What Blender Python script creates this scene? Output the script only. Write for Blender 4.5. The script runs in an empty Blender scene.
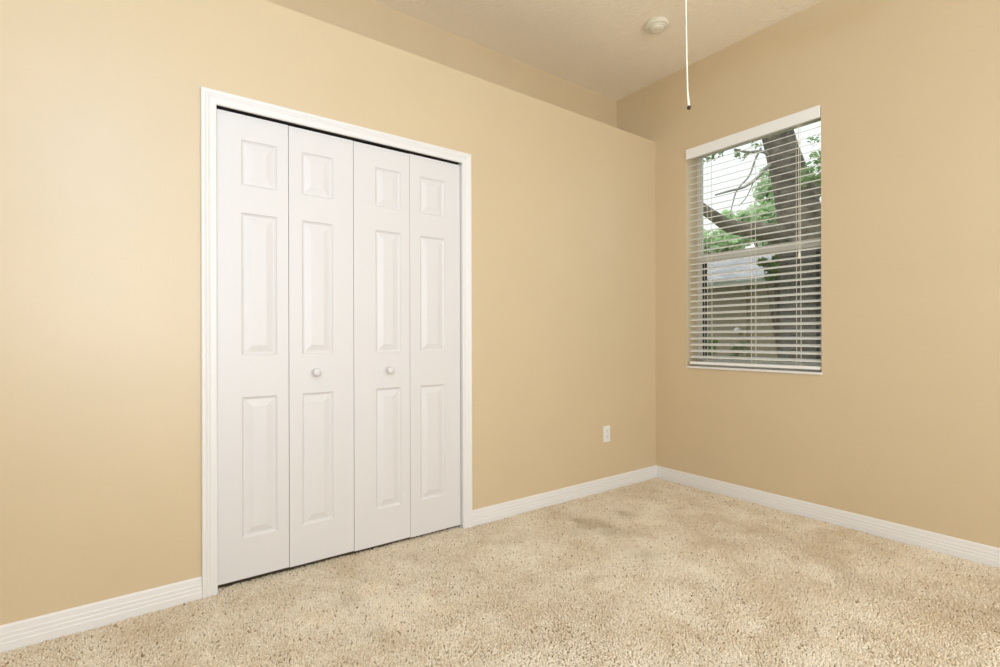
import bpy, bmesh, math, random
from mathutils import Vector, Matrix, noise
S = bpy.context.scene
COL = S.collection

# ------------------------------------------------------------------ camera
F_PX, YAW, CAM, ROLL, SY = 504.148, math.radians(53.7878), Vector((2.4271, -3.2756, 1.08)), -0.0027, 3.8159
fw = Vector((-math.sin(YAW), math.cos(YAW), 0)); rt = Vector((math.cos(YAW), math.sin(YAW), 0)); dn = Vector((0, 0, -1))
cr, sr = math.cos(ROLL), math.sin(ROLL)
RI = rt * cr - dn * sr; UI = -(rt * sr + dn * cr)
cd = bpy.data.cameras.new('camera'); cam = bpy.data.objects.new('camera', cd); COL.objects.link(cam)
cd.sensor_width = 36.0; cd.lens = F_PX / 1000 * 36; cd.shift_y = SY / 1000; cd.shift_x = .0009; cd.clip_start = 0.02; cd.clip_end = 200
M = Matrix.Identity(4)
for i in range(3):
    M[i][0], M[i][1], M[i][2], M[i][3] = RI[i], UI[i], -fw[i], CAM[i]
cam.matrix_world = M
S.camera = cam

# ------------------------------------------------------------------ sky, lights, exposure
w = bpy.data.worlds.new('sky'); S.world = w; w.use_nodes = True
w.node_tree.nodes['Background'].inputs[0].default_value = (0.93, 0.97, 1.0, 1)
w.node_tree.nodes['Background'].inputs[1].default_value = 1.3

def area(name, loc, target, size, power, color, sy=None, spread=180):
    l = bpy.data.lights.new(name, 'AREA'); o = bpy.data.objects.new(name, l); COL.objects.link(o)
    l.energy = power; l.size = size; l.color = color; l.spread = math.radians(spread)
    if sy: l.shape = 'RECTANGLE'; l.size_y = sy
    o.location = loc
    o.rotation_euler = (Vector(target) - Vector(loc)).to_track_quat('-Z', 'Y').to_euler()
    return o
def bulb(name, loc, rad, power, color):
    l = bpy.data.lights.new(name, 'POINT'); o = bpy.data.objects.new(name, l); COL.objects.link(o)
    l.energy = power; l.shadow_soft_size = rad; l.color = color; o.location = loc
bulb('flash_light', (2.75, -3.55, 2.5), .07, 48, (0.28, 0.54, 1.0))
area('side_fill', (4.95, -2.6, 1.4), (0, -2.6, 1.4), 3.4, 107, (0.83, 0.925, 1.0), sy=2.3)  # added fill that evens out the walls, no window stands there
area('upward_fill', (2.6, -3.6, 1.3), (2.0, -2.6, 3), .8, 29, (0.69, 0.85, 1.0))  # added fill aimed upward to brighten the ceiling, no lamp stands there
sl = bpy.data.lights.new('sun', 'SUN'); so = bpy.data.objects.new('sun', sl); COL.objects.link(so)
sl.energy = 3.2; sl.angle = math.radians(25); so.rotation_euler = Vector((.15, .32, -1)).to_track_quat('-Z', 'Y').to_euler()
S.view_settings.view_transform = 'Standard'; S.view_settings.look = 'None'
S.view_settings.gamma = 1.0; S.view_settings.use_curve_mapping = False
S.view_settings.exposure = 0.0

# ------------------------------------------------------------------ helpers
def srgb(r, g, b):
    f = lambda c: (c / 12.92 if c <= .04045 else ((c + .055) / 1.055) ** 2.4)
    return (f(r / 255), f(g / 255), f(b / 255), 1)

def mat(name, col, rough=.5, spec=.5, metal=0.0, noise_scale=None, noise_amt=.1, bump=None, bump_scale=100, bump_dist=.001, detail=3):
    m = bpy.data.materials.new(name); m.use_nodes = True
    nt = m.node_tree; b = nt.nodes['Principled BSDF']
    b.inputs['Base Color'].default_value = col; b.inputs['Roughness'].default_value = rough
    b.inputs['Specular IOR Level'].default_value = spec; b.inputs['Metallic'].default_value = metal
    tc = nt.nodes.new('ShaderNodeTexCoord')
    if noise_scale:
        n = nt.nodes.new('ShaderNodeTexNoise'); n.inputs['Scale'].default_value = noise_scale; n.inputs['Detail'].default_value = detail
        nt.links.new(tc.outputs['Object'], n.inputs['Vector'])
        r = nt.nodes.new('ShaderNodeValToRGB')
        r.color_ramp.elements[0].position = .3; r.color_ramp.elements[1].position = .7
        r.color_ramp.elements[0].color = tuple(c * (1 - noise_amt) for c in col[:3]) + (1,)
        r.color_ramp.elements[1].color = tuple(min(1, c * (1 + noise_amt)) for c in col[:3]) + (1,)
        nt.links.new(n.outputs['Fac'], r.inputs['Fac']); nt.links.new(r.outputs['Color'], b.inputs['Base Color'])
    if bump:
        n2 = nt.nodes.new('ShaderNodeTexNoise'); n2.inputs['Scale'].default_value = bump_scale; n2.inputs['Detail'].default_value = 3
        nt.links.new(tc.outputs['Object'], n2.inputs['Vector'])
        bp = nt.nodes.new('ShaderNodeBump'); bp.inputs['Strength'].default_value = bump; bp.inputs['Distance'].default_value = bump_dist
        nt.links.new(n2.outputs['Fac'], bp.inputs['Height']); nt.links.new(bp.outputs['Normal'], b.inputs['Normal'])
    return m

WALL = mat('beige_wall_paint', srgb(218, 195, 158), .40, .75, noise_scale=3, noise_amt=.012, bump=.12, bump_scale=90, bump_dist=.002)
CEIL = mat('ceiling_paint', srgb(252, 238, 216), .9, .2, bump=.6, bump_scale=38, bump_dist=.006)
TRIM = mat('white_trim_paint', srgb(238, 233, 228), .35, .45)
DOOR = mat('white_door_paint', srgb(229, 223, 219), .38, .45, bump=.04, bump_scale=60)
VINYL = mat('window_vinyl', srgb(226, 220, 208), .45, .4)
BLIND = mat('white_blind', srgb(250, 248, 243), .4, .4)
CORD = mat('cord_white', srgb(240, 231, 212), .6, .3)
DARKTIP = mat('dark_tip', srgb(50, 34, 20), .5, .4)
PLASTIC = mat('white_plastic', srgb(238, 234, 228), .35, .45)
PLASTIC2 = mat('detector_plastic', srgb(236, 228, 208), .4, .4)
SLOT = mat('slot_dark', srgb(60, 55, 50), .6, .2)
CLOSET_SHADE = mat('closet_shade', srgb(70, 58, 46), .9, .1)  # shade of the closed closet put into its wall colour
BRONZE = mat('bronze_frame', srgb(58, 50, 42), .5, .4)
HAZED_BARK = mat('hazed_oak_bark', srgb(150, 146, 140), .95, .1, noise_scale=9, noise_amt=.3)  # paler copy of the bark, haze put into the colour of thin branches
BARK = mat('oak_bark', srgb(104, 97, 88), .95, .1, noise_scale=9, noise_amt=.4, bump=1.0, bump_scale=18, bump_dist=.03)
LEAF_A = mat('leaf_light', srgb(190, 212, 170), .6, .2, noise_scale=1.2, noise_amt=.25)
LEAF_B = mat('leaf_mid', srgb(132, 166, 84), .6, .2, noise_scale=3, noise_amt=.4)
LEAF_C = mat('leaf_dark', srgb(138, 160, 112), .6, .2, noise_scale=3, noise_amt=.4)
def translucent(m, f):
    nt = m.node_tree; b = nt.nodes['Principled BSDF']; out = [n for n in nt.nodes if n.type == 'OUTPUT_MATERIAL'][0]
    t = nt.nodes.new('ShaderNodeBsdfTranslucent'); x = nt.nodes.new('ShaderNodeMixShader'); x.inputs[0].default_value = f
    nt.links.new(b.inputs['Base Color'].links[0].from_socket, t.inputs['Color'])
    nt.links.new(b.outputs[0], x.inputs[1]); nt.links.new(t.outputs[0], x.inputs[2]); nt.links.new(x.outputs[0], out.inputs[0])
for m_ in (LEAF_A, LEAF_B, LEAF_C): translucent(m_, .45)
STUCCO = mat('stucco', srgb(164, 150, 130), .95, .1, noise_scale=2, noise_amt=.08, bump=.4, bump_scale=60, bump_dist=.005)
FASCIA = mat('fascia_paint', srgb(206, 208, 192), .7, .2)
FAN = mat('fan_white', srgb(236, 232, 224), .4, .4)
GRASS = mat('grass', srgb(96, 122, 62), .95, .1, noise_scale=6, noise_amt=.35)

def carpet_mat():
    m = bpy.data.materials.new('carpet'); m.use_nodes = True; nt = m.node_tree; b = nt.nodes['Principled BSDF']
    b.inputs['Roughness'].default_value = 1; b.inputs['Specular IOR Level'].default_value = .05
    at_ = nt.nodes.new('ShaderNodeAttribute'); at_.attribute_name = 'yarn'
    nt.links.new(at_.outputs['Color'], b.inputs['Base Color'])
    return m
CARPET = carpet_mat()
BACKING = mat('carpet_backing', srgb(178, 154, 120), 1, .05, noise_scale=60, noise_amt=.1)

def shingle_mat():
    m = mat('roof_shingle', srgb(196, 196, 198), .95, .1); nt = m.node_tree; b = nt.nodes['Principled BSDF']
    tc = nt.nodes.new('ShaderNodeTexCoord'); br = nt.nodes.new('ShaderNodeTexBrick')
    br.inputs['Scale'].default_value = 1; br.inputs['Brick Width'].default_value = .3; br.inputs['Row Height'].default_value = .14; br.inputs['Mortar Size'].default_value = .008
    br.inputs['Color1'].default_value = srgb(205, 205, 207); br.inputs['Color2'].default_value = srgb(178, 178, 182); br.inputs['Mortar'].default_value = srgb(140, 140, 142)
    nt.links.new(tc.outputs['Object'], br.inputs['Vector']); nt.links.new(br.outputs['Color'], b.inputs['Base Color']); return m
SHINGLE = shingle_mat()

def glass_mat():
    m = bpy.data.materials.new('window_glass'); m.use_nodes = True; nt = m.node_tree
    for n in list(nt.nodes):
        if n.type == 'BSDF_PRINCIPLED': nt.nodes.remove(n)
    out = [n for n in nt.nodes if n.type == 'OUTPUT_MATERIAL'][0]
    t = nt.nodes.new('ShaderNodeBsdfTransparent'); t.inputs[0].default_value = (.95, .97, .96, 1)
    g = nt.nodes.new('ShaderNodeBsdfGlossy'); g.inputs['Roughness'].default_value = .02
    f = nt.nodes.new('ShaderNodeFresnel'); f.inputs[0].default_value = 1.45
    x = nt.nodes.new('ShaderNodeMixShader')
    nt.links.new(f.outputs[0], x.inputs[0]); nt.links.new(t.outputs[0], x.inputs[1]); nt.links.new(g.outputs[0], x.inputs[2]); nt.links.new(x.outputs[0], out.inputs[0])
    return m
GLASS = glass_mat()

def screen_mat():
    m = bpy.data.materials.new('insect_mesh'); m.use_nodes = True; nt = m.node_tree
    b = nt.nodes['Principled BSDF']; b.inputs['Base Color'].default_value = srgb(90, 86, 80); b.inputs['Roughness'].default_value = .8
    out = [n for n in nt.nodes if n.type == 'OUTPUT_MATERIAL'][0]
    t = nt.nodes.new('ShaderNodeBsdfTransparent'); x = nt.nodes.new('ShaderNodeMixShader'); x.inputs[0].default_value = .28
    nt.links.new(t.outputs[0], x.inputs[1]); nt.links.new(b.outputs[0], x.inputs[2]); nt.links.new(x.outputs[0], out.inputs[0])
    return m
MESH = screen_mat()

def tag(o, label=None, cat=None, group=None, kind=None):
    if label: o['label'] = label
    if cat: o['category'] = cat
    if group: o['group'] = group
    if kind: o['kind'] = kind
    return o
def obj(name, bm, m, parent=None, smooth=False, loc=None, bevel=None):
    me = bpy.data.meshes.new(name)
    bmesh.ops.recalc_face_normals(bm, faces=bm.faces)
    bm.to_mesh(me); bm.free(); me.materials.append(m)
    if smooth:
        for p in me.polygons: p.use_smooth = True
    o = bpy.data.objects.new(name, me); COL.objects.link(o)
    if parent: o.parent = parent
    if loc: o.location = loc
    if bevel:
        b = o.modifiers.new('bevel', 'BEVEL'); b.width = bevel; b.segments = 2; b.limit_method = 'ANGLE'
    return o
def empty(name, loc=(0, 0, 0), rz=0):
    o = bpy.data.objects.new(name, None); COL.objects.link(o); o.location = loc; o.rotation_euler = (0, 0, rz); return o
def box(bm, a, b):
    a, b = [min(p, q) for p, q in zip(a, b)], [max(p, q) for p, q in zip(a, b)]
    v = [bm.verts.new((x, y, z)) for x in (a[0], b[0]) for y in (a[1], b[1]) for z in (a[2], b[2])]
    for f in ((0, 1, 3, 2), (4, 6, 7, 5), (0, 4, 5, 1), (2, 3, 7, 6), (0, 2, 6, 4), (1, 5, 7, 3)):
        bm.faces.new([v[i] for i in f])
    return v
def NB(): return bmesh.new()
def boxes(*bs):
    bm = NB()
    for a, b in bs: box(bm, a, b)
    return bm
def sweep(bm, rings, closed_ring=True, cap=True):
    """join successive rings of points"""
    vs = [[bm.verts.new(p) for p in r] for r in rings]
    n = len(vs[0])
    for a, b in zip(vs, vs[1:]):
        for i in range(n if closed_ring else n - 1):
            j = (i + 1) % n
            bm.faces.new((a[i], a[j], b[j], b[i]))
    if cap:
        bm.faces.new(vs[0]); bm.faces.new(vs[-1][::-1])
    return vs
def tube(bm, pts, rad, n=8):
    pts = [Vector(p) for p in pts]; rads = rad if isinstance(rad, (list, tuple)) else [rad] * len(pts)
    rings = []
    up = None
    for i, p in enumerate(pts):
        t = (pts[min(i + 1, len(pts) - 1)] - pts[max(i - 1, 0)]).normalized()
        if up is None: up = t.orthogonal().normalized()
        up = (up - t * up.dot(t)).normalized(); s = t.cross(up)
        rings.append([p + (up * math.cos(a) + s * math.sin(a)) * rads[i] for a in [2 * math.pi * k / n for k in range(n)]])
    sweep(bm, rings)
def lathe(bm, prof, n=32, axis='z', origin=(0, 0, 0)):
    """prof: (radius, height) from first to last; radius 0 ends close"""
    o = Vector(origin); rings = []
    def P(r, h, a):
        c, s = r * math.cos(a), r * math.sin(a)
        return o + (Vector((c, s, h)) if axis == 'z' else Vector((h, c, s)) if axis == 'x' else Vector((c, h, s)))
    vs = []
    for r, h in prof:
        if r < 1e-6: vs.append([bm.verts.new(P(0, h, 0))])
        else: vs.append([bm.verts.new(P(r, h, 2 * math.pi * k / n)) for k in range(n)])
    for a, b in zip(vs, vs[1:]):
        for i in range(n):
            j = (i + 1) % n
            if len(a) == 1 and len(b) == 1: continue
            if len(a) == 1: bm.faces.new((a[0], b[i], b[j]))
            elif len(b) == 1: bm.faces.new((a[i], a[j], b[0]))
            else: bm.faces.new((a[i], a[j], b[j], b[i]))

# ------------------------------------------------------------------ room shell
XR, YB = 5.0, -5.2            # right end and back end of the room
ZS, ZC, XU = 2.586, 3.047, -0.3795
OY0, OY1, OZ = -2.979, -1.759, 2.066      # closet opening
WX0, WX1, WZ0, WZ1 = .270, 1.157, .866, 2.43  # window opening
T = 0.11

def st(name, bm, m, label=None, cat=None, **k):
    o = obj(name, bm, m, **k); tag(o, label, cat, None, 'structure'); return o

FZ = -.010
bm = NB(); box(bm, (-.1, YB - .1, -.12), (XR + .1, .2, FZ))
st('floor', bm, BACKING, 'flat floor under the beige carpet pile', 'floor')
# cut pile: one small leaning tuft of yarn after another, tone differing from yarn to yarn, with a few trodden and soiled spots
import numpy as np
def carpet_pile():
    rng = np.random.default_rng(5); sp = .0057
    gx, gy = np.meshgrid(np.arange(.016, XR - .02, sp), np.arange(-3.93, -.016, sp))
    x = gx.ravel() + rng.uniform(-.5, .5, gx.size) * sp; y = gy.ravel() + rng.uniform(-.5, .5, gx.size) * sp
    # the closet floor just inside the doors
    gx, gy = np.meshgrid(np.arange(-.042, .016, sp), np.arange(OY0 + .004, OY1 - .004, sp))
    x = np.concatenate([x, gx.ravel() + rng.uniform(-.4, .4, gx.size) * sp]); y = np.concatenate([y, gy.ravel() + rng.uniform(-.4, .4, gx.size) * sp])
    keep = (x < .95 * (y + 3.9) + 2.9) & (y > -1.25 * x - 4.6 + 0 * x); x, y = x[keep], y[keep]
    n = len(x)
    def field(scale, seed):
        # smooth value noise on a coarse grid
        r = np.random.default_rng(seed); G = r.standard_normal((64, 64))
        u = (x + 1) * scale; v = (y + 5) * scale; i = np.floor(u).astype(int); j = np.floor(v).astype(int); fu = u - i; fv = v - j
        fu = fu * fu * (3 - 2 * fu); fv = fv * fv * (3 - 2 * fv); g = lambda a, b: G[a % 64, b % 64]
        return (g(i, j) * (1 - fu) + g(i + 1, j) * fu) * (1 - fv) + (g(i, j + 1) * (1 - fu) + g(i + 1, j + 1) * fu) * fv
    lx = .42 * field(3.1, 1) + .5 * field(7, 2) + .35 * field(17, 3) + .75 * rng.standard_normal(n)
    ly = .42 * field(3.1, 4) + .5 * field(7, 5) + .35 * field(17, 6) + .75 * rng.standard_normal(n)
    h = .0125 * (1 + .12 * field(11, 7) + .12 * rng.standard_normal(n)); h = np.clip(h, .006, .018)
    lean = .0042
    tx, ty = x + lx * lean, y + ly * lean
    ty = np.minimum(ty, -.008)
    r0, r1 = .0030 * rng.uniform(.8, 1.2, n), .0041 * rng.uniform(.8, 1.25, n)
    a0 = rng.uniform(0, 6.283, n)
    V = np.zeros((n, 9, 3)); K = 4
    for k in range(4):
        a = a0 + k * np.pi / 2
        V[:, k] = np.stack([x + r0 * np.cos(a), y + r0 * np.sin(a), np.full(n, FZ - .001)], 1)
        V[:, 4 + k] = np.stack([x + (tx - x) * .65 + r1 * np.cos(a + .4), y + (ty - y) * .65 + r1 * np.sin(a + .4), FZ + h * .68], 1)
    V[:, 8] = np.stack([tx, ty, FZ + h], 1)
    q = np.array([[k, (k + 1) % 4, 4 + (k + 1) % 4, 4 + k] for k in range(4)]); t = np.array([[4 + k, 4 + (k + 1) % 4, 8] for k in range(4)])
    off = (np.arange(n) * 9)[:, None, None]
    loops = np.concatenate([(q[None] + off).reshape(n, -1), (t[None] + off).reshape(n, -1)], 1)      # 28 per tuft
    starts = np.concatenate([np.arange(4) * 4, 16 + np.arange(4) * 3])
    ls = ((np.arange(n) * 28)[:, None] + starts[None]).ravel()
    me = bpy.data.meshes.new('carpet_pile')
    me.vertices.add(n * 9); me.vertices.foreach_set('co', V.ravel().astype(np.float32))
    me.loops.add(n * 28); me.loops.foreach_set('vertex_index', loops.ravel().astype(np.int32))
    me.polygons.add(n * 8); me.polygons.foreach_set('loop_start', ls.astype(np.int32))
    me.update(calc_edges=True); me.validate()
    # yarn tones
    A, B_, C_ = np.array(srgb(255, 241, 219)[:3]), np.array(srgb(225, 203, 172)[:3]), np.array(srgb(178, 150, 114)[:3])
    u = np.clip(.5 + .28 * rng.standard_normal(n) + .15 * field(13, 8) + .13 * field(5.5, 10) + .12 * field(2.6, 9), 0, 1)[:, None]
    c = A * u + B_ * (1 - u)
    fl = (rng.random(n) < .022)[:, None]; c = np.where(fl, C_, c)
    for sx, sy_, rr, am in STAINS:
        d = np.hypot(x - sx, y - sy_) / rr + .25 * field(13, 12)
        c = c * (1 - am * np.exp(-d * d * 1.3)[:, None] * np.array([[.8, .9, 1.1] if am > 0 else [1., 1., 1.]]))
    c = c / np.maximum(1, c.max(1))[:, None]
    col = np.ones((n, 9, 4), np.float32); col[:, :, :3] = np.clip(c, 0, 1)[:, None, :]
    at_ = me.color_attributes.new('yarn', 'FLOAT_COLOR', 'POINT'); at_.data.foreach_set('color', col.ravel())
    me.materials.append(CARPET)
    o = bpy.data.objects.new('carpet_pile', me); COL.objects.link(o)
    return tag(o, 'beige cut pile carpet with faint soiled spots covering the floor', 'carpet', None, 'stuff')
STAINS = [(0.361, -2.445, 0.058, -0.16), (0.522, -2.443, 0.054, -0.18), (0.656, -2.453, 0.046, -0.14), (0.583, -2.309, 0.061, -0.16), (0.686, -2.297, 0.047, -0.14), (0.448, -2.690, 0.052, -0.13), (0.386, -2.550, 0.062, 0.10), (0.629, -2.599, 0.077, 0.07), (0.421, -1.162, 0.137, 0.34), (0.424, -0.835, 0.091, 0.22), (0.600, -1.092, 0.099, 0.18), (0.812, -1.217, 0.105, 0.12), (0.170, -1.175, 0.128, 0.10), (0.549, -0.807, 0.080, -0.16), (0.274, -0.632, 0.088, -0.10), (1.524, -0.663, 0.081, 0.16), (1.128, -0.519, 0.159, 0.08), (0.327, -2.418, 0.118, 0.06)]
carpet_pile()

bm = NB(); box(bm, (XU - .1, YB - .1, ZC), (XR + .1, .2, ZC + .1))
st('ceiling', bm, CEIL, 'off white textured ceiling above the beige walls', 'ceiling')
# closet wall with opening, ledge on top and set-back upper wall
bm = NB()
box(bm, (-T, YB, 0), (0, OY0 - .018, ZS)); box(bm, (-T, OY1 + .018, 0), (0, 0, ZS)); box(bm, (-T, OY0 - .018, OZ + .02), (0, OY1 + .018, ZS))
bmesh.ops.remove_doubles(bm, verts=bm.verts, dist=1e-5)
st('wall_left', bm, WALL, 'beige closet wall with the white bifold doors and a ledge along its top', 'wall')
bm = NB(); box(bm, (XU, YB, ZS - .1), (-T, 0, ZS))
st('trim_1', bm, WALL, 'beige ledge top running above the closet wall', 'ledge')
bm = NB(); box(bm, (XU - .1, YB, ZS - .1), (XU, .2, ZC))
st('wall_upper', bm, WALL, 'beige upper wall set back behind the ledge under the ceiling', 'wall')
# closet cavity
bm = NB(); box(bm, (XU - .32, OY0 - .1, 0), (XU - .3, OY1 + .1, ZS - .1)); box(bm, (XU - .3, OY0 - .1, 0), (-T, OY0 - .08, ZS - .1)); box(bm, (XU - .3, OY1 + .08, 0), (-T, OY1 + .1, ZS - .1)); box(bm, (XU - .32, OY0 - .1, ZS - .12), (-T, OY1 + .1, ZS - .1)); box(bm, (XU - .32, OY0 - .1, -.12), (-.1, OY1 + .1, -.0105))
st('wall_closet', bm, CLOSET_SHADE, 'dark closet interior behind the bifold doors', 'closet')
# window wall
WT = .19
bm = NB()
box(bm, (XU, 0, 0), (WX0, WT, ZC)); box(bm, (WX1, 0, 0), (XR + .1, WT, ZC)); box(bm, (WX0, 0, 0), (WX1, WT, WZ0 - .012)); box(bm, (WX0, 0, WZ1), (WX1, WT, ZC))
bmesh.ops.remove_doubles(bm, verts=bm.verts, dist=1e-5)
st('wall_right', bm, WALL, 'beige wall holding the window with the white blind', 'wall')
bm = NB(); box(bm, (XR, YB, 0), (XR + .1, 0, ZC)); st('wall_far', bm, WALL, 'beige wall on the right hand side of the room, out of the photo', 'wall')
bm = NB(); box(bm, (0, YB - .1, 0), (XR, YB, ZC)); box(bm, (XU, YB - .1, ZS), (0, YB, ZC)); st('wall_back', bm, WALL, 'beige wall behind the photographer', 'wall')

# baseboards: profile (offset from wall, height)
BP = [(0, -.011), (.0140, -.011), (.0140, .028), (.0122, .031), (.0122, .044), (.0104, .047), (.0104, .060), (.0086, .063), (.0070, .082), (.0035, .0885), (0, .0885)]
def board(name, p0, p1, inward, lab):
    bm = NB(); p0 = Vector(p0); p1 = Vector(p1); n = Vector(inward)
    sweep(bm, [[p + n * a + Vector((0, 0, h)) for a, h in BP] for p in (p0, p1)])
    return st(name, bm, TRIM, lab, 'baseboard')
board('baseboard_left', (0, YB, 0), (0, -3.037, 0), (1, 0, 0), 'white baseboard left of the closet doors')
board('baseboard_left', (0, -1.7005, 0), (0, 0, 0), (1, 0, 0), 'white baseboard below the wall outlet, from closet to corner')
board('baseboard_right', (0, 0, 0), (XR, 0, 0), (0, -1, 0), 'white baseboard along the wall under the window')

# closet casing: colonial profile swept with mitred corners; u = distance outward from the opening, h = off the wall
CP = [(0, 0), (0, .009), (.003, .011), (.012, .0115), (.020, .011), (.026, .012), (.032, .0155), (.036, .0155), (.038, .0135), (.042, .0165), (.047, .018), (.055, .018), (.0575, .015), (.0575, 0)]
bm = NB()
def cr_(side):
    out = []
    for u, h in CP:
        if side == 'lb': out.append((h, OY0 - u, -.011))
        if side == 'lt': out.append((h, OY0 - u, OZ + u))
        if side == 'rt': out.append((h, OY1 + u, OZ + u))
        if side == 'rb': out.append((h, OY1 + u, -.011))
    return out
sweep(bm, [cr_(s) for s in ('lb', 'lt', 'rt', 'rb')])
st('trim_2', bm, TRIM, 'white moulded casing around the closet opening', 'door casing')
bm = boxes(((-T, OY0 - .018, -.011), (0, OY0, OZ + .02)), ((-T, OY1, -.011), (0, OY1 + .018, OZ + .02)))
st('trim_3', bm, TRIM, 'white jambs lining the sides of the closet opening', 'door jamb')
bm = boxes(((-.060, OY0 + .001, OZ + .004), (-.028, OY1 - .001, OZ + .020)))
st('trim_4', bm, SLOT, 'dark metal track above the bifold doors', 'door track')

# ------------------------------------------------------------------ bifold doors
PROF = [(0, 0), (.003, -.004), (.010, -.0085), (.015, -.0085), (.041, -.0015), (.044, -.0008)]
PZ = [(.203, .820), (1.003, 1.629), (1.749, 1.949)]
def leaf(name, y0, y1, pl, pr_, z0, z1, parent):
    XF, TH = -.015, .034
    bm = NB()
    ys = [y0, pl, pr_, y1]; zs = [z0] + [z for p in PZ for z in p] + [z1]
    V = {}
    def v(y, z, x=XF):
        k = (round(y, 5), round(z, 5), round(x, 5))
        if k not in V: V[k] = bm.verts.new((x, y, z))
        return V[k]
    for i in range(3):
        for j in range(len(zs) - 1):
            a, b, c, d = ys[i], ys[i + 1], zs[j], zs[j + 1]
            if i == 1 and j % 2 == 1:
                prev = None
                for ins, dep in PROF:
                    ring = [v(a + ins, c + ins, XF + dep), v(b - ins, c + ins, XF + dep), v(b - ins, d - ins, XF + dep), v(a + ins, d - ins, XF + dep)]
                    if prev:
                        for k in range(4): bm.faces.new((prev[k], prev[(k + 1) % 4], ring[(k + 1) % 4], ring[k]))
                    prev = ring
                bm.faces.new(prev)
            else:
                bm.faces.new((v(a, c), v(b, c), v(b, d), v(a, d)))
    # edges and back
    XB = XF - TH
    per = [(y, z0) for y in ys] + [(y1, z) for z in zs[1:]] + [(y, z1) for y in ys[::-1][1:]] + [(y0, z) for z in zs[::-1][1:-1]]
    back = [bm.verts.new((XB, y, z)) for y, z in per]
    fr = [v(y, z) for y, z in per]
    n = len(per)
    for k in range(n): bm.faces.new((fr[k], fr[(k + 1) % n], back[(k + 1) % n], back[k]))
    bm.faces.new(back)
    return obj(name, bm, DOOR, parent)
def knob(parent, y, z):
    bm = NB()
    lathe(bm, [(0, 0), (.012, 0), (.0125, .003), (.008, .005), (.007, .012), (.011, .016), (.0165, .020), (.019, .026), (.018, .032), (.0135, .0365), (.007, .0385), (0, .039)], 28, 'x', (-.0152, y, z))
    return obj('knob', bm, DOOR, parent, smooth=True)
def hinges(parent, y):
    for z in (.3, 1.05, 1.78):
        bm = NB(); tube(bm, [(-.052, y, z - .035), (-.052, y, z + .035)], .004, 8); obj('hinge', bm, SLOT, parent)
d1 = empty('door_1', (0, 0, 0)); tag(d1, 'left pair of white panelled bifold closet leaves with a round knob', 'closet door', None, 'structure')
leaf('door_leaf', -2.9765, -2.6870, -2.8820, -2.7360, .026, 2.0575, d1)
l2 = leaf('door_leaf', -2.6845, -2.3815, -2.6270, -2.4820, .0235, 2.0565, d1)
knob(l2, -2.566, .917); hinges(d1, -2.6857)
d2 = empty('door_2', (0, 0, 0)); tag(d2, 'right pair of white panelled bifold closet leaves with a round knob', 'closet door', None, 'structure')
l3 = leaf('door_leaf', -2.3790, -2.0755, -2.2660, -2.1260, .020, 2.0555, d2)
leaf('door_leaf', -2.0735, -1.7625, -2.0140, -1.8610, .016, 2.0575, d2)
knob(l3, -2.196, .913); hinges(d2, -2.0745)

# ------------------------------------------------------------------ window
wn = empty('window_1', (WX0, 0, WZ0)); tag(wn, 'single hung window with pale frame behind the white blind', 'window', None, 'structure')
def wobj(name, bm, m, parent=None, **k):
    o = obj(name, bm, m, parent or wn, **k)
    if (parent or wn) is wn: o.matrix_parent_inverse = Matrix.Translation((-WX0, 0, -WZ0))
    return o
D = .140                     # the window frame stands this far behind the wall face
J = .018                     # jamb width in sight
X0w, X1w, ZM = WX0, WX1, 1.660
SX0, SX1 = X0w + .035, X1w - .085
wobj('window_frame', boxes(((X0w, D, WZ0 - .01), (X0w + J, D + .03, WZ1)), ((X1w - J, D, WZ0 - .01), (X1w, D + .03, WZ1)), ((X0w + J, D, WZ1 - .012), (X1w - J, D + .03, WZ1)), ((X0w + J, D, WZ0 - .01), (X1w - J, D + .03, WZ0 + .03))), VINYL)
us = wobj('upper_sash', boxes(((X0w + J, D + .004, ZM - .02), (X0w + .036, D + .020, WZ1 - .012)), ((X1w - .036, D + .004, ZM - .02), (X1w - J, D + .020, WZ1 - .012)), ((X0w + .036, D + .004, WZ1 - .022), (X1w - .036, D + .020, WZ1 - .012))), VINYL)
obj('pane', boxes(((X0w + .034, D + .010, ZM - .01), (X1w - .034, D + .013, WZ1 - .02))), GLASS, us)
ls = wobj('lower_sash', boxes(((X0w + J, D + .004, WZ0 + .03), (X0w + .028, D + .020, ZM - .026)), ((X1w - .028, D + .004, WZ0 + .03), (X1w - J, D + .020, ZM - .026)), ((X0w + J, D + .004, WZ0 + .03), (X1w - J, D + .020, WZ0 + .05)), ((X0w + .0445, D + .014, WZ0 + .045), (X0w + .0480, D + .018, ZM - .026)), ((X1w - .0480, D + .014, WZ0 + .045), (X1w - .0445, D + .018, ZM - .026))), VINYL)
obj('pane', boxes(((X0w + .027, D + .010, WZ0 + .048), (X1w - .027, D + .013, ZM - .02))), GLASS, ls)
wobj('meeting_rail', boxes(((X0w + J, D - .004, ZM - .026), (X1w - J, D + .030, ZM + .026))), VINYL, bevel=.003)
sc = wobj('screen_frame', boxes(((X0w + .001, D + .06, WZ0 + .01), (SX0, D + .072, ZM)), ((SX1 - .022, D + .06, WZ0 + .01), (SX1, D + .072, ZM)), ((SX0, D + .06, WZ0 + .01), (SX1 - .022, D + .072, WZ0 + .03)), ((SX0, D + .06, ZM - .012), (SX1 - .022, D + .072, ZM)), ((SX1, D + .06, WZ0 + .01), (X1w - .001, D + .066, WZ0 + .03)), ((SX1, D + .06, ZM - .012), (X1w - .001, D + .066, ZM))), BRONZE)
obj('screen_mesh', boxes(((SX0, D + .065, WZ0 + .03), (SX1 - .022, D + .066, ZM - .012))), MESH, sc)
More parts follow.
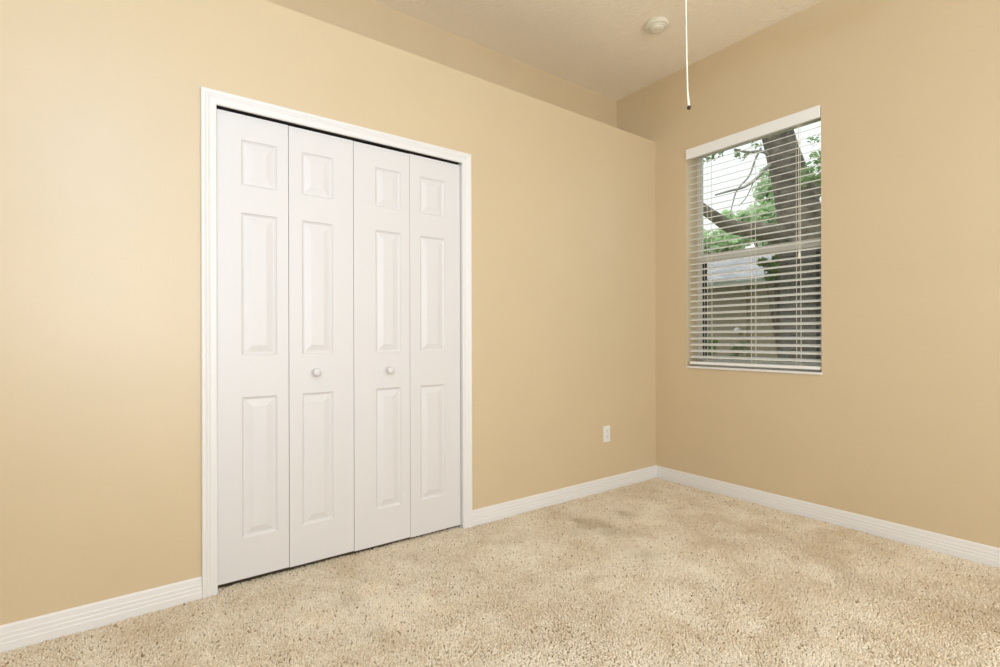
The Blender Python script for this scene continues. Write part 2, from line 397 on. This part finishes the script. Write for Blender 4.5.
wobj('window_sill', boxes(((WX0 + .004, -.016, WZ0 - .0125), (WX1 + .004, D + .01, WZ0 + .003))), TRIM, bevel=.004)

# ------------------------------------------------------------------ blind
bl = empty('venetian_blind', ((WX0 + WX1) / 2, .03, WZ0 + .004)); tag(bl, 'white horizontal slat blind hanging open in the window', 'blind')
BX = (WX0 + WX1) / 2; inv = Matrix.Translation((-BX, -.03, -(WZ0 + .004)))
def bobj(name, bm, m, parent=None, **k):
    o = obj(name, bm, m, parent or bl, **k)
    if not parent: o.matrix_parent_inverse = inv
    return o
bm = NB(); box(bm, (WX0 + .004, -.014, 2.366), (WX1 - .001, -.002, 2.438))
va = bobj('valance', bm, BLIND, bevel=.003)
bobj('headrail', boxes(((WX0 + .008, .004, 2.381), (WX1 - .006, .050, 2.425))), BLIND, bevel=.002)
bm = NB(); TILT = math.radians(20); SP = .0448; NS = 32; Z0 = .936
X0, X1 = WX0 + .016, WX1 - .007
for k in range(NS):
    z = Z0 + SP * k
    pts = []
    for s in (-1, -.5, 0, .5, 1):
        c = .0018 * (1 - s * s)                      # slight crown
        pts.append((0.0222 * s, c + .0014))
    for s in (1, .5, 0, -.5, -1):
        c = .0018 * (1 - s * s); pts.append((0.0222 * s, c - .0014))
    ring = []
    for a, b in pts:
        y = a * math.cos(TILT) - b * math.sin(TILT); zz = a * math.sin(TILT) + b * math.cos(TILT)
        ring.append((y + .031, z + zz))
    sweep(bm, [[(x, y, zz) for y, zz in ring] for x in (X0, X1)])
bobj('slat_panel', bm, BLIND)
bobj('bottom_rail', boxes(((X0, .006, WZ0 + .016), (X1, .056, WZ0 + .036))), BLIND, bevel=.004)
for x in (.432, .742, 1.019):
    bm = NB()
    for y in (.0035, .0585): tube(bm, [(x + (.004 if y > .03 else 0), y, WZ0 + .03), (x, y, 2.38)], .0012, 6)
    tube(bm, [(x + .012, .031, WZ0 + .03), (x + .012, .031, 2.38)], .0010, 6)
    bobj('ladder_cord', bm, CORD)
bm = NB(); tube(bm, [(1.037, -.004, 2.37), (1.038, -.006, 2.0), (1.039, -.006, 1.60)], .0016, 6); tube(bm, [(1.031, -.004, 2.37), (1.037, -.006, 2.25), (1.038, -.006, 1.60)], .0012, 6)
lc = bobj('lift_cord', bm, CORD)
bm = NB(); lathe(bm, [(0, 1.602), (.003, 1.600), (.005, 1.585), (.008, 1.560), (.0085, 1.552), (0, 1.550)], 14, 'z', (1.0385, -.006, 0)); bobj('tassel', bm, CORD, lc, smooth=True)
bm = NB(); lathe(bm, [(0, 2.262), (.006, 2.258), (.007, 2.25), (.006, 2.242), (0, 2.238)], 12, 'z', (1.0385, -.006, 0)); bobj('cord_stop', bm, CORD, lc, smooth=True)

# ------------------------------------------------------------------ outlet
ot = empty('wall_outlet', (0, -.562, .397)); tag(ot, 'white electrical outlet low on the wall right of the closet', 'outlet')
bm = boxes(((0, -.035, -.057), (.006, .035, .057))); obj('cover_plate', bm, PLASTIC, ot, bevel=.003)
for dz in (-.0195, .0195):
    bm = NB(); n = 20
    ring = []
    for k in range(n):
        a = 2 * math.pi * k / n
        ring.append((max(-.0168, min(.0168, .0175 * math.cos(a) * 1.1)), max(-.0135, min(.0135, .0175 * math.sin(a)))))
    sweep(bm, [[(x, p, q + dz) for p, q in ring] for x in (.003, .0078)])
    r = obj('receptacle', bm, PLASTIC, ot)
    obj('slot', boxes(((.0076, -.0075, dz + .000), (.0081, -.0055, dz + .008)), ((.0076, .0055, dz + .0005), (.0081, .0075, dz + .0075)), ((.0076, -.002, dz - .009), (.0081, .002, dz - .005))), SLOT, r)
bm = NB(); lathe(bm, [(0, .0072), (.003, .0072), (.0035, .006), (.0035, .005)], 12, 'x'); obj('screw', bm, PLASTIC, ot)

# ------------------------------------------------------------------ smoke detector
sd = empty('smoke_detector', (.463, -.602, ZC)); tag(sd, 'small round off white smoke detector on the ceiling', 'smoke detector')
bm = NB(); lathe(bm, [(0, 0), (.068, 0), (.071, -.003), (.071, -.020), (.067, -.025), (.058, -.026), (0, -.026)], 40); obj('base_ring', bm, PLASTIC2, sd, smooth=False)
bm = NB(); lathe(bm, [(.055, -.0255), (.054, -.030), (.050, -.033), (.046, -.031), (.043, -.031), (.040, -.039), (.030, -.043), (0, -.044)], 40); obj('housing', bm, PLASTIC2, sd)
bm = NB(); lathe(bm, [(0, -.0465), (.007, -.0465), (.008, -.0440), (.008, -.0420)], 16, 'z', (.018, -.010, 0)); obj('test_button', bm, PLASTIC2, sd)

# ------------------------------------------------------------------ ceiling fan (just above the frame) and its pull cord
FX, FYc = 1.55, -1.95
fn = empty('ceiling_fan', (FX, FYc, ZC)); tag(fn, 'white five blade ceiling fan above the pull cord, out of the photo', 'ceiling fan')
bm = NB(); lathe(bm, [(0, 0), (.07, 0), (.07, -.02), (.045, -.06), (.014, -.075), (.014, -.24), (0, -.24)], 28); obj('canopy', bm, FAN, fn, smooth=True)
bm = NB(); lathe(bm, [(0, -.235), (.05, -.235), (.09, -.25), (.125, -.28), (.13, -.33), (.11, -.365), (.07, -.38), (.065, -.42), (.05, -.44), (0, -.445)], 36); obj('motor_housing', bm, FAN, fn, smooth=True)
for k in range(5):
    a = 2 * math.pi * k / 5 + math.radians(41)
    R = Matrix.Rotation(a, 4, 'Z')
    bm = NB(); outl = [(.17, -.045), (.2, -.060), (.56, -.078), (.60, -.065), (.62, -.025), (.62, .025), (.60, .065), (.56, .078), (.2, .060), (.17, .045)]
    sweep(bm, [[(x, y, -.345 + z + - y * .30) for x, y in outl] for z in (0, .006)])
    bm.transform(R); b = obj('blade', bm, FAN, fn)
    bm = NB(); sweep(bm, [[(.10, -.02, -.351 + z), (.20, -.035, -.351 + z), (.23, 0, -.351 + z), (.20, .035, -.351 + z), (.10, .02, -.351 + z)] for z in (0, .005)]); bm.transform(R); obj('blade_iron', bm, FAN, b)

def at(u, v, d):
    """point seen at pixel (u, v) at depth d - used once to find where things stand"""
    x = (u - 500) / F_PX; y = (v - 333.5 - SY) / F_PX
    c, s = math.cos(-ROLL), math.sin(-ROLL); x, y = c * x - s * y, s * x + c * y
    return CAM + (fw + rt * x + dn * y) * d
pc = empty('pull_cord', (1.487, -1.847, 1.81)); tag(pc, 'thin white pull cord with a dark tip hanging from above', 'pull cord')
bm = NB(); tube(bm, [(1.4955, -1.860, 2.66), (1.4935, -1.857, 2.42), (1.4915, -1.8545, 2.15), (1.4905, -1.8495, 1.97), (1.4905, -1.8455, 1.86), (1.4932, -1.8425, 1.813)], [.0021, .0021, .0021, .0021, .0024, .0040], 8)
c = obj('cord', bm, CORD, pc, smooth=True); c.matrix_parent_inverse = Matrix.Translation((-1.487, 1.847, -1.81))
bm = NB(); lathe(bm, [(0, 1.823), (.004, 1.822), (.0062, 1.818), (.0062, 1.814), (.004, 1.811), (0, 1.810)], 12, 'z', (1.4930, -1.8425, -.009))
c = obj('cord_tip', bm, DARKTIP, pc, smooth=True); c.matrix_parent_inverse = Matrix.Translation((-1.487, 1.847, -1.81))

# ------------------------------------------------------------------ outside
bm = NB(); box(bm, (-30, .2, -.5), (12, 40, -.3)); o = st('ground', bm, GRASS, 'grass of the yard outside the window', 'lawn')

# neighbouring house
EY, EZ = 6.2, 2.14       # eave line
hs = empty('neighbor_house', (-5, EY + .35, -.3)); tag(hs, 'low grey brown house with pale shingle roof outside the window', 'house')
hinv = Matrix.Translation((5, -(EY + .35), .3))
def hobj(name, bm, m, **k):
    o = obj(name, bm, m, hs, **k); o.matrix_parent_inverse = hinv; return o
hobj('wall', boxes(((-12, EY + .35, -.3), (-.4, EY + .55, EZ - .04))), STUCCO)
hobj('soffit', boxes(((-12.3, EY + .03, EZ - .045), (-.1, EY + .5, EZ - .03))), STUCCO)
hobj('fascia', boxes(((-12.3, EY, EZ - .045), (-.1, EY + .03, EZ + .02))), FASCIA)
bm = NB(); e0, e1 = (-12.4, EY - .03, EZ + .02), (-.05, EY - .03, EZ + .02); r0, r1 = (-9, EY + 3.3, EZ + 1.05), (-3.55, EY + 3.3, EZ + 1.05); b0, b1 = (-12.4, EY + 6.6, EZ + .02), (-.05, EY + 6.6, EZ + .02)
sweep(bm, [[Vector(p) + Vector((0, 0, dz)) for p in (e0, e1, r1, r0)] for dz in (0, .03)])
sweep(bm, [[Vector(p) + Vector((0, 0, dz)) for p in (e1, b1, r1)] for dz in (0, .03)])
sweep(bm, [[Vector(p) + Vector((0, 0, dz)) for p in (e0, b0, r0)] for dz in (0, .03)])
hobj('roof', bm, SHINGLE)
bm = NB(); tube(bm, [(-2.72, EY + .31, -.25), (-2.72, EY + .31, EZ - .045)], .035, 10); hobj('downpipe', bm, STUCCO)
lp = empty('wall_lamp', (-2.86, EY + .35, 1.2)); tag(lp, 'small pale rounded lamp on the house wall outside the window', 'lamp')
bm = NB(); lathe(bm, [(0, 0), (.05, 0), (.05, -.015), (.02, -.02), (.02, -.06), (0, -.06)], 16, 'y'); obj('bracket', bm, FASCIA, lp)
bm = NB(); lathe(bm, [(0, .06), (.03, .055), (.055, .03), (.06, 0), (.055, -.03), (.03, -.055), (0, -.06)], 18, 'z', (0, -.10, 0)); obj('globe', bm, PLASTIC, lp, smooth=True)

# leaves: small folded quads scattered in blobs
def leaves(bm, blobs, n, size, seed):
    rnd = random.Random(seed)
    tot = sum(b[1] ** 2 for b in blobs)
    for c, r in blobs:
        for _ in range(int(n * r * r / tot)):
            d = Vector((rnd.gauss(0, 1), rnd.gauss(0, 1), rnd.gauss(0, 1))).normalized() * r * rnd.random() ** .45
            p = Vector(c) + d
            a = Vector((rnd.gauss(0, 1), rnd.gauss(0, 1), rnd.gauss(0, .6))).normalized(); b = a.orthogonal().normalized()
            b = Matrix.Rotation(rnd.random() * 6.28, 3, a) @ b; s = size * rnd.uniform(.6, 1.3)
            q = a.cross(b) * s * .12
            v = [bm.verts.new(p - a * s * .5), bm.verts.new(p + b * s * .25 + q), bm.verts.new(p + a * s * .5), bm.verts.new(p - b * s * .25 + q)]
            bm.faces.new((v[0], v[1], v[2])); bm.faces.new((v[0], v[2], v[3]))

def skin_tree(name, chains, parent, m, sub=1):
    """chains of (point, radius); tubes joined where chains start inside each other"""
    bm = NB()
    for ch in chains:
        tube(bm, [p for p, r in ch], [r for p, r in ch], 12)
    return obj(name, bm, m, parent, smooth=True)

OD = 6.2     # depth of the oak from the camera
def ch(pts, d=OD):
    """pixel centre, half width in pixels -> chain at depth d"""
    out = []
    for q in pts:
        u, v, hw = q[:3]; dd = d + (q[3] if len(q) > 3 else 0)
        out.append((at(u, v, dd), hw * dd / F_PX))
    # smooth by subdividing (Catmull-Rom)
    res = []
    for i in range(len(out) - 1):
        p0, p1, p2, p3 = out[max(i - 1, 0)], out[i], out[i + 1], out[min(i + 2, len(out) - 1)]
        for k in range(5):
            t = k / 5
            P = .5 * (2 * p1[0] + (p2[0] - p0[0]) * t + (2 * p0[0] - 5 * p1[0] + 4 * p2[0] - p3[0]) * t * t + (3 * p1[0] - p0[0] - 3 * p2[0] + p3[0]) * t ** 3)
            res.append((P, p1[1] + (p2[1] - p1[1]) * t))
    res.append(out[-1]); return res
ok = empty('oak_tree', at(806, 445, OD)); tag(ok, 'thick grey oak with a long low branch close outside the window', 'tree')
oinv = Matrix.Translation(-ok.location)
trunk = skin_tree('trunk', [
    ch([(812, 460, 30), (808, 400, 26), (807, 340, 24), (806, 290, 22), (805, 250, 22), (800, 215, 20), (792, 182, 17), (784, 155, 15), (777, 130, 14), (768, 100, 13), (758, 60, 12)]),
    ], ok, BARK)
def tube_part(name, pts, d=OD):
    o = skin_tree(name, [ch(pts, d)], ok, BARK if pts[0][2] > 4 else HAZED_BARK); o.matrix_parent_inverse = oinv; return o
trunk.matrix_parent_inverse = oinv
tube_part('branch', [(806, 245, 13), (785, 236, 10.5), (765, 232, 9), (745, 229, 7.5), (730, 226, 6.5), (716, 217, 5.5), (703, 208, 5), (688, 196, 4.5), (668, 186, 4), (640, 172, 2.8), (610, 152, 1.2)])
tube_part('branch', [(798, 225, 12), (808, 200, 10), (818, 186, 8.5), (832, 172, 7), (850, 150, 6), (878, 112, 4), (905, 78, 2), (925, 55, .8)])
tube_part('branch', [(790, 160, 3), (770, 166, 2), (758, 178, 1.6), (745, 187, 1.3), (730, 191, 1.1), (716, 195, .8)])
tube_part('branch', [(775, 160, 2.2), (765, 152, 1.6), (748, 152, 1.4), (735, 149, .8)])
tube_part('branch', [(762, 148, 1.2), (756, 160, .9), (750, 176, .9), (738, 190, .8), (733, 206, .6), (731, 216, .5)])
tube_part('branch', [(755, 180, .7), (748, 196, .5), (740, 206, .4)])
bm = NB()
def blob(u, v, r, d): return (at(u, v, d), r * d / F_PX)
leaves(bm, [blob(812, 172, 9, OD - .4), blob(820, 160, 9, OD - .4), blob(806, 182, 5, OD - .4), blob(822, 180, 8, OD - .3)], 170, .075, 3)
leaves(bm, [blob(738, 153, 5, OD), blob(712, 156, 6, OD), blob(722, 153, 5, OD), blob(745, 158, 4, OD), blob(705, 160, 5, OD), blob(757, 145, 5, OD), blob(815, 140, 6, OD + 1)], 130, .06, 4)
o = obj('foliage', bm, LEAF_C, ok); o.matrix_parent_inverse = oinv

def bush_tree(name, label, blobs, n, size, m, base, seed, trunk_r, group=None):
    t = empty(name, base); tag(t, label, 'tree' if 'tree' in name else 'shrub', group)
    bm = NB(); leaves(bm, blobs, n, size, seed)
    o = obj('foliage', bm, m, t); o.matrix_parent_inverse = Matrix.Translation(-Vector(base))
    bm = NB(); c = sum((Vector(b[0]) for b in blobs), Vector()) / len(blobs)
    tube(bm, [Vector(base), (Vector(base) + c) * .5 + Vector((.02, 0, 0)), c], [trunk_r, trunk_r * .8, trunk_r * .4], 8)
    for b, r in blobs: tube(bm, [(Vector(base) + c) * .5, b], [trunk_r * .5, trunk_r * .15], 6)
    o = obj('trunk', bm, BARK, t); o.matrix_parent_inverse = Matrix.Translation(-Vector(base))
    return t
def gnd(u, d):
    p = at(u, 333, d); return (p.x, p.y, -.3)
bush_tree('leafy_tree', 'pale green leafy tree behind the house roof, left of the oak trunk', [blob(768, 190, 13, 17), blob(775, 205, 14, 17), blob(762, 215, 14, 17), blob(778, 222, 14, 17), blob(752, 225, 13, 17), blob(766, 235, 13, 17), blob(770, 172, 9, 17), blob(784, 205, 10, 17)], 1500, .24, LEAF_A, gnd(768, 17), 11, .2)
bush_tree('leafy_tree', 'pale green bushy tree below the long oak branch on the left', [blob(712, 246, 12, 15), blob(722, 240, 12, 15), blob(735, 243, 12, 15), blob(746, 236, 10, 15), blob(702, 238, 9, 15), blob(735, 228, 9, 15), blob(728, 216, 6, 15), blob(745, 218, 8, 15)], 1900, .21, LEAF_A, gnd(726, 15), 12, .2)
bush_tree('leafy_tree', 'bright green leafy tree close by the oak trunk in front of the roof', [blob(780, 258, 6, 6.6), blob(774, 268, 7, 6.6), blob(782, 274, 6, 6.6), blob(764, 262, 4, 6.6), blob(786, 264, 5, 6.6), blob(770, 277, 4, 6.6)], 700, .09, LEAF_B, gnd(782, 6.6), 13, .03)
bush_tree('shrub', 'small bright green shrub low at the left side of the window view', [blob(709, 343, 4, 7.2), blob(714, 341, 4, 7.2), blob(711, 349, 6, 7.2), blob(708, 360, 7, 7.2), blob(712, 372, 8, 7.2)], 700, .09, LEAF_B, gnd(711, 7.2), 14, .02)
bush_tree('shrub', 'dark green shrub against the house wall, middle of the window view', [blob(738, 350, 5, 7.4), blob(744, 345, 4, 7.4), blob(735, 362, 8, 7.4), blob(744, 368, 8, 7.4)], 700, .08, LEAF_C, gnd(740, 7.4), 15, .02)
